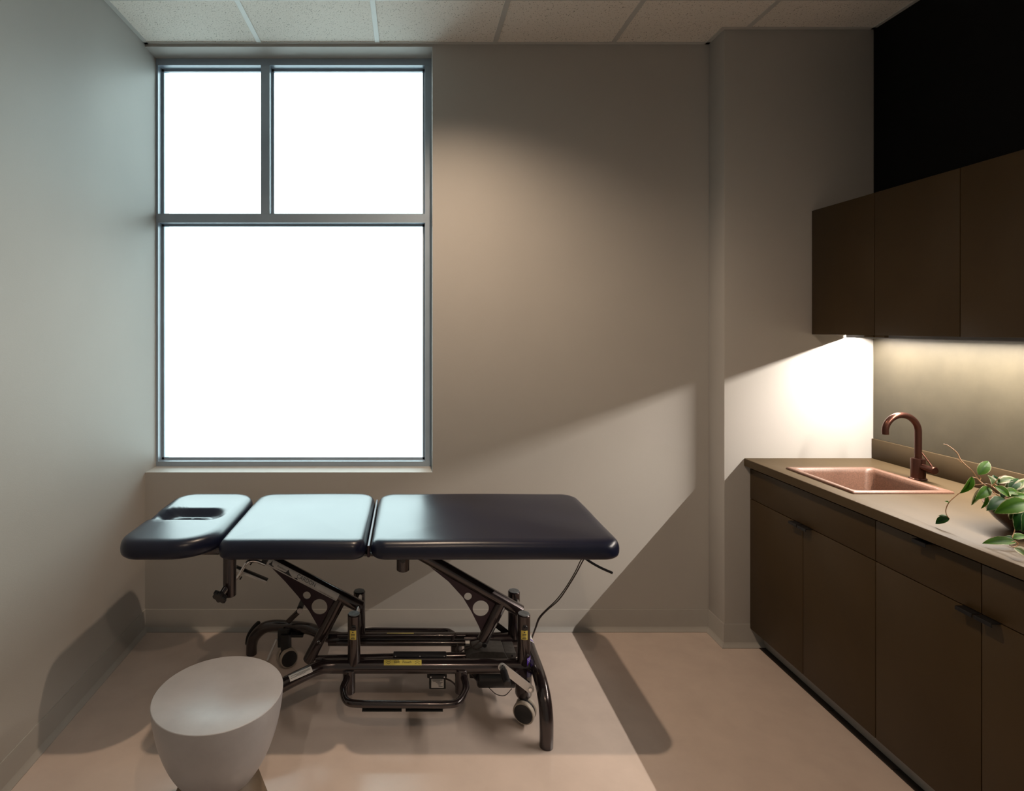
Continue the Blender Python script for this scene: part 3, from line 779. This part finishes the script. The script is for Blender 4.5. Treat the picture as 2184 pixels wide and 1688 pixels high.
# front right brake: flat aluminium bar with a black grip
a, b_ = W(1071, 1424, 2.245), W(1131, 1471, 2.245); dd = (b_-a).normalized()
g = MB()
n2 = V(0, -1, 0); up2 = n2.cross(dd); hw = .0155; L = (b_-a).length
pl_ = []
for k in range(13): an = math.pi/2+math.pi*k/12; pl_.append(a+dd*math.cos(an)*hw+up2*math.sin(an)*hw)
for k in range(13): an = -math.pi/2+math.pi*k/12; pl_.append(b_+dd*math.cos(an)*hw+up2*math.sin(an)*hw)
g.rings([pl_, [q+V(0, .004, 0) for q in pl_]]); bl = g.build('brake_lever', M['alu'], tb, ang=30)
g = MB(); g.tube([b_+V(0, .002, 0), b_+V(0, -.004, 0)], .0075, 6); g.tube([b_+V(0, .004, 0), b_+V(0, .05, 0)], .008, 14); g.build('brake_bolt', M['chrome'], bl)
g = MB(); g.tube([a+V(0, .002, 0), a+V(0, -.012, 0)], .0125, 20); g.build('grip_collar', M['chrome'], bl)
g = MB(); g.tube([a+V(.004, -.008, -.010), a+V(.008, -.075, -.020)], .0145, 24, bev=.003); g.build('grip', M['black'], bl)
# rear left brake: rod and upper lever
g = MB(); g.tube([W(570, 1409, 2.64), W(590, 1364, 2.66)], .0052, 14); bl = g.build('brake_rod', M['alu'], tb)
a, b_ = W(613, 1328, 2.70), W(640, 1302, 2.70); dd = (b_-a).normalized()
g = MB(); g.obox((a+b_)/2, dd, V(0, 1, 0), dd.cross(V(0, 1, 0)), (b_-a).length, .008, .024, .003); bl = g.build('brake_lever', M['tube'], tb)
g = MB(); g.tube([b_+V(0, -.010, 0), b_+V(0, .012, 0)], .0125, 20); g.build('grip_collar', M['chrome'], bl)
g = MB(); g.tube([b_+V(-.002, .0, .006), b_+V(.004, .06, .018)], .0135, 24, bev=.003); g.build('grip', M['black'], bl)
# dark pad clipped behind the rear left leg
g = MB(); g.tube(spl([(-.788, 2.80, .030), (-.780, 2.80, .075), (-.755, 2.80, .115), (-.727, 2.80, .142)], 6), [.006]+[.010]*17+[.006], 12); g.build('leg_bumper', M['rubber'], tb)
# release levers under the top
g = MB(); a, b_ = W(500, 1212, 2.45), W(570, 1241, 2.45); dd = (b_-a).normalized(); g.obox((a+b_)/2, dd, V(0, 1, 0), dd.cross(V(0, 1, 0)), (b_-a).length, .022, .012, .001); lv = g.build('release_lever', M['alu'], tb)
g = MB(); g.obox((a+b_)/2+V(0, 0, .0085), dd, V(0, 1, 0), dd.cross(V(0, 1, 0)), (b_-a).length+.004, .022, .005, .001); g.build('lever_cover', M['black'], lv)
g = MB(); g.tube(spl([W(500, 1238, 2.42), W(508, 1230, 2.42), W(518, 1214, 2.42), W(529, 1199, 2.42), W(545, 1197, 2.44), W(566, 1205, 2.45)], 6), .0070, 14); lk = g.build('curved_link', M['chrome'], tb)
for u_, v_ in ((512, 1236), (534, 1205)):
    g = MB(); q = W(u_, v_, 2.41); g.tube([q, q+V(0, .02, 0)], .0032, 10); g.build('screw', M['black'], lk)
g = MB(); g.tube(spl([W(1243, 1186, 2.40), W(1256, 1197, 2.38), W(1280, 1211, 2.36), W(1307, 1223, 2.34)], 5), .0052, 14, bev=.0015); g.build('release_lever', M['pull'], tb)
# hand-control cable from the top down to the frame
cable([W(1250, 1186, 2.50), W(1243, 1197, 2.50), W(1228, 1225, 2.50), W(1207, 1259, 2.51), W(1190, 1282, 2.52), W(1166, 1303, 2.53), W(1151, 1320, 2.54), W(1143, 1340, 2.55), W(1133, 1366, 2.55)], .0026)
cable([W(1246, 1186, 2.53), W(1238, 1197, 2.53), W(1226, 1222, 2.52), W(1206, 1255, 2.52), W(1186, 1281, 2.53), W(1163, 1303, 2.54), W(1149, 1319, 2.55), W(1141, 1341, 2.56), W(1132, 1366, 2.56)], .0022)

# ------------------------------------------------------------------ potted hoya
bx_, by_ = 1.945, 1.800
pp = empty('potted_plant', (bx_, by_, CT), 'trailing variegated plant in a dark brown bowl on the countertop', 'plant')
g = MB(); g.lathe([(.045, 0), (.050, .002), (.060, .010), (.085, .034), (.103, .058), (.112, .080), (.1135, .0835), (.108, .084), (.100, .066), (.08, .060), (.001, .060)], (bx_, by_, CT+.0003), n=64)
g.build('bowl', M['bowl'], pp, ang=60)
g = MB(); g.lathe([(.098, .064), (.09, .070), (.05, .074), (.001, .076)], (bx_, by_, CT), n=32); g.build('soil', M['soil'], pp)
def cp(x, y, Y): return W(1960+x/6.027, 930+y/6.027, Y)
def leaf(base, tip, wpx, mt, up=None, curl=.18, fold=.25, scale=6.027):
    """pointed oval leaf blade from base to tip with folded halves and cream margin"""
    L = (tip-base).length; d = (tip-base).normalized(); w_ = wpx/scale*1.80/FPX*1.0
    up = up or Vector((-.25, -.65, .7)); up = (up-d*up.dot(d)).normalized(); sd = d.cross(up)
    bm = bmesh.new(); uvl = bm.loops.layers.uv.new('UVMap'); nl, nw = 14, 8; grid = []; uvs = {}
    for i in range(nl+1):
        t = i/nl; ww = w_*.5*(math.sin(math.pi*min(1, t**.85))**.72)*(1-.25*t)*1.12 if 0 < t < 1 else .0006
        row = []
        for j in range(nw+1):
            s_ = (j/nw-.5)*2
            p_ = base+d*(L*t)+sd*(ww*s_)+up*(L*curl*math.sin(math.pi*t)*.5 - L*curl*t*t*.35 + abs(s_)*ww*fold - (0.0008 if j == nw//2 else 0))
            v = bm.verts.new(p_); row.append(v); uvs[v] = (abs(s_), t)
        grid.append(row)
    for i in range(nl):
        for j in range(nw):
            f_ = bm.faces.new((grid[i][j], grid[i][j+1], grid[i+1][j+1], grid[i+1][j]))
            for lp in f_.loops: lp[uvl].uv = uvs[lp.vert]
    bmesh.ops.solidify(bm, geom=list(bm.faces), thickness=.0011)
    for f_ in bm.faces:
        if all(lp[uvl].uv.length < 1e-6 for lp in f_.loops):
            for lp in f_.loops: lp[uvl].uv = (1.0, .5)
    g = MB(); me = bpy.data.meshes.new('t'); bm.to_mesh(me); bm.free(); g.bm.from_mesh(me); bpy.data.meshes.remove(me)
    g.build('leaf', M[mt], pp, ang=70)
def stem(pts, r=.0016):
    g = MB(); P_ = spl(pts, 6); n_ = len(P_); g.tube(P_, [r*(1-.45*i/n_) for i in range(n_)], 8); g.build('stem', M['stem'], pp)
# runners
stem([(bx_, by_, CT+.07), cp(1200, 830, 1.78), cp(1050, 790, 1.78), cp(920, 690, 1.80), cp(780, 580, 1.82), cp(690, 460, 1.84), cp(545, 320, 1.86), cp(490, 220, 1.87), cp(380, 130, 1.88), cp(315, 105, 1.89)], .0021)
stem([cp(1100, 800, 1.76), cp(1000, 700, 1.76), cp(900, 625, 1.78), cp(760, 630, 1.81), cp(640, 655, 1.835), cp(530, 728, 1.83), cp(400, 840, 1.83), cp(350, 930, 1.84), cp(350, 1005, 1.845), cp(388, 1062, 1.84)], .0019)
stem([cp(775, 575, 1.82), cp(740, 545, 1.81), cp(686, 530, 1.80)], .0012)
stem([cp(780, 570, 1.82), cp(795, 545, 1.82), cp(768, 500, 1.82)], .0012)
stem([cp(545, 345, 1.855), cp(515, 318, 1.85), cp(485, 292, 1.85)], .0009)
stem([cp(1000, 750, 1.78), cp(930, 745, 1.78), cp(860, 745, 1.78)], .0012)
stem([cp(960, 640, 1.78), cp(1010, 560, 1.77), cp(1060, 520, 1.77), cp(1115, 497, 1.76)], .0012)
stem([cp(1300, 960, 1.72), cp(1240, 1190, 1.70), cp(1200, 1310, 1.69)], .0016)
stem([cp(1240, 1355, 1.68), cp(1275, 1390, 1.68), cp(1230, 1430, 1.68), cp(1170, 1410, 1.68), cp(1160, 1375, 1.68), cp(1245, 1350, 1.68)], .0014)
stem([cp(930, 660, 1.77), cp(960, 620, 1.77), cp(1000, 640, 1.76), cp(1030, 690, 1.76)], .0013)
U = Vector
leaf(cp(765, 500, 1.82), cp(900, 318, 1.84), 125, 'leaf_a', U((-.5, -.7, .2)))
leaf(cp(682, 525, 1.80), cp(540, 748, 1.81), 120, 'leaf_a', U((.2, -.8, .4)))
leaf(cp(650, 560, 1.80), cp(605, 680, 1.81), 60, 'leaf_a', U((.6, -.7, .2)))
leaf(cp(392, 1060, 1.84), cp(205, 1128, 1.865), 110, 'leaf_b', U((-.1, -.6, .8)))
leaf(cp(392, 1060, 1.85), cp(255, 1020, 1.86), 60, 'leaf_b', U((0, -.3, .9)))
leaf(cp(388, 858, 1.83), cp(335, 842, 1.83), 30, 'leaf_a')
leaf(cp(905, 665, 1.78), cp(735, 815, 1.76), 120, 'leaf_a', U((-.2, -.8, .5)))
leaf(cp(830, 665, 1.79), cp(675, 890, 1.79), 70, 'leaf_c', U((-.7, -.6, .2)))
leaf(cp(860, 745, 1.78), cp(812, 940, 1.77), 90, 'leaf_a', U((.3, -.8, .1)))
leaf(cp(1110, 815, 1.74), cp(880, 950, 1.72), 150, 'leaf_b', U((-.2, -.6, .7)))
leaf(cp(1120, 850, 1.76), cp(960, 975, 1.75), 70, 'leaf_b', U((-.2, -.8, .3)))
leaf(cp(1380, 850, 1.70), cp(985, 985, 1.70), 190, 'leaf_a', U((-.1, -.8, .6)))
leaf(cp(985, 650, 1.76), cp(1172, 785, 1.74), 120, 'leaf_a', U((-.2, -.7, .7)))
leaf(cp(950, 670, 1.78), cp(885, 500, 1.80), 150, 'leaf_c', U((.2, -.9, .3)), fold=.5)
leaf(cp(1000, 640, 1.78), cp(960, 500, 1.80), 90, 'leaf_b', U((-.5, -.8, .3)))
leaf(cp(1000, 610, 1.78), cp(1265, 540, 1.79), 110, 'leaf_c', U((0, -.5, .9)))
leaf(cp(1100, 660, 1.77), cp(1200, 580, 1.79), 90, 'leaf_c', U((-.2, -.9, .3)), fold=.6)
leaf(cp(1160, 700, 1.76), cp(1290, 545, 1.78), 110, 'leaf_b', U((-.5, -.8, .4)))
leaf(cp(1210, 700, 1.76), cp(1400, 545, 1.78), 90, 'leaf_c', U((-.3, -.7, .6)))
leaf(cp(1050, 700, 1.77), cp(1070, 800, 1.75), 90, 'leaf_b', U((0, -.8, .6)))
leaf(cp(1110, 720, 1.75), cp(1295, 725, 1.75), 100, 'leaf_a', U((0, -.7, .7)))
leaf(cp(1180, 800, 1.74), cp(1400, 760, 1.74), 100, 'leaf_a', U((0, -.7, .7)))
leaf(cp(1270, 740, 1.76), cp(1420, 640, 1.77), 100, 'leaf_c', U((-.2, -.7, .7)))
leaf(cp(1390, 960, 1.70), cp(1250, 1215, 1.69), 200, 'leaf_b', U((-.5, -.8, .3)))
leaf(cp(1350, 990, 1.68), cp(1340, 1240, 1.67), 150, 'leaf_b', U((.1, -.9, .3)))
leaf(cp(1300, 935, 1.75), cp(1215, 1090, 1.74), 90, 'leaf_b', U((-.5, -.8, .1)))
leaf(cp(1180, 980, 1.76), cp(1175, 1085, 1.76), 70, 'leaf_c', U((-.3, -.9, .1)))
leaf(cp(1245, 1358, 1.68), cp(820, 1375, 1.695), 125, 'leaf_a', U((0, -.55, .85)), curl=.10)
leaf(cp(1225, 1325, 1.70), cp(1090, 1290, 1.72), 60, 'leaf_b', U((0, -.5, .85)))
leaf(cp(1200, 1320, 1.70), cp(1400, 1285, 1.70), 90, 'leaf_a', U((0, -.5, .85)))
leaf(cp(1222, 1440, 1.615), cp(1400, 1560, 1.595), 140, 'leaf_c', U((0, -.6, .8)))
for k in range(9):   # the rest of the crown, falling over the rim towards the right
    a = -1.9+k*.42; c0 = Vector((bx_+.02*math.cos(a), by_+.02*math.sin(a), CT+.085)); t_ = c0+Vector((math.cos(a)*.10, math.sin(a)*.09, .035+.02*math.sin(k*2.1)))
    if t_.x > 1.93: leaf(c0+(t_-c0)*.25, t_, 110, ('leaf_a', 'leaf_b', 'leaf_c')[k % 3], U((0, -.2, 1)))
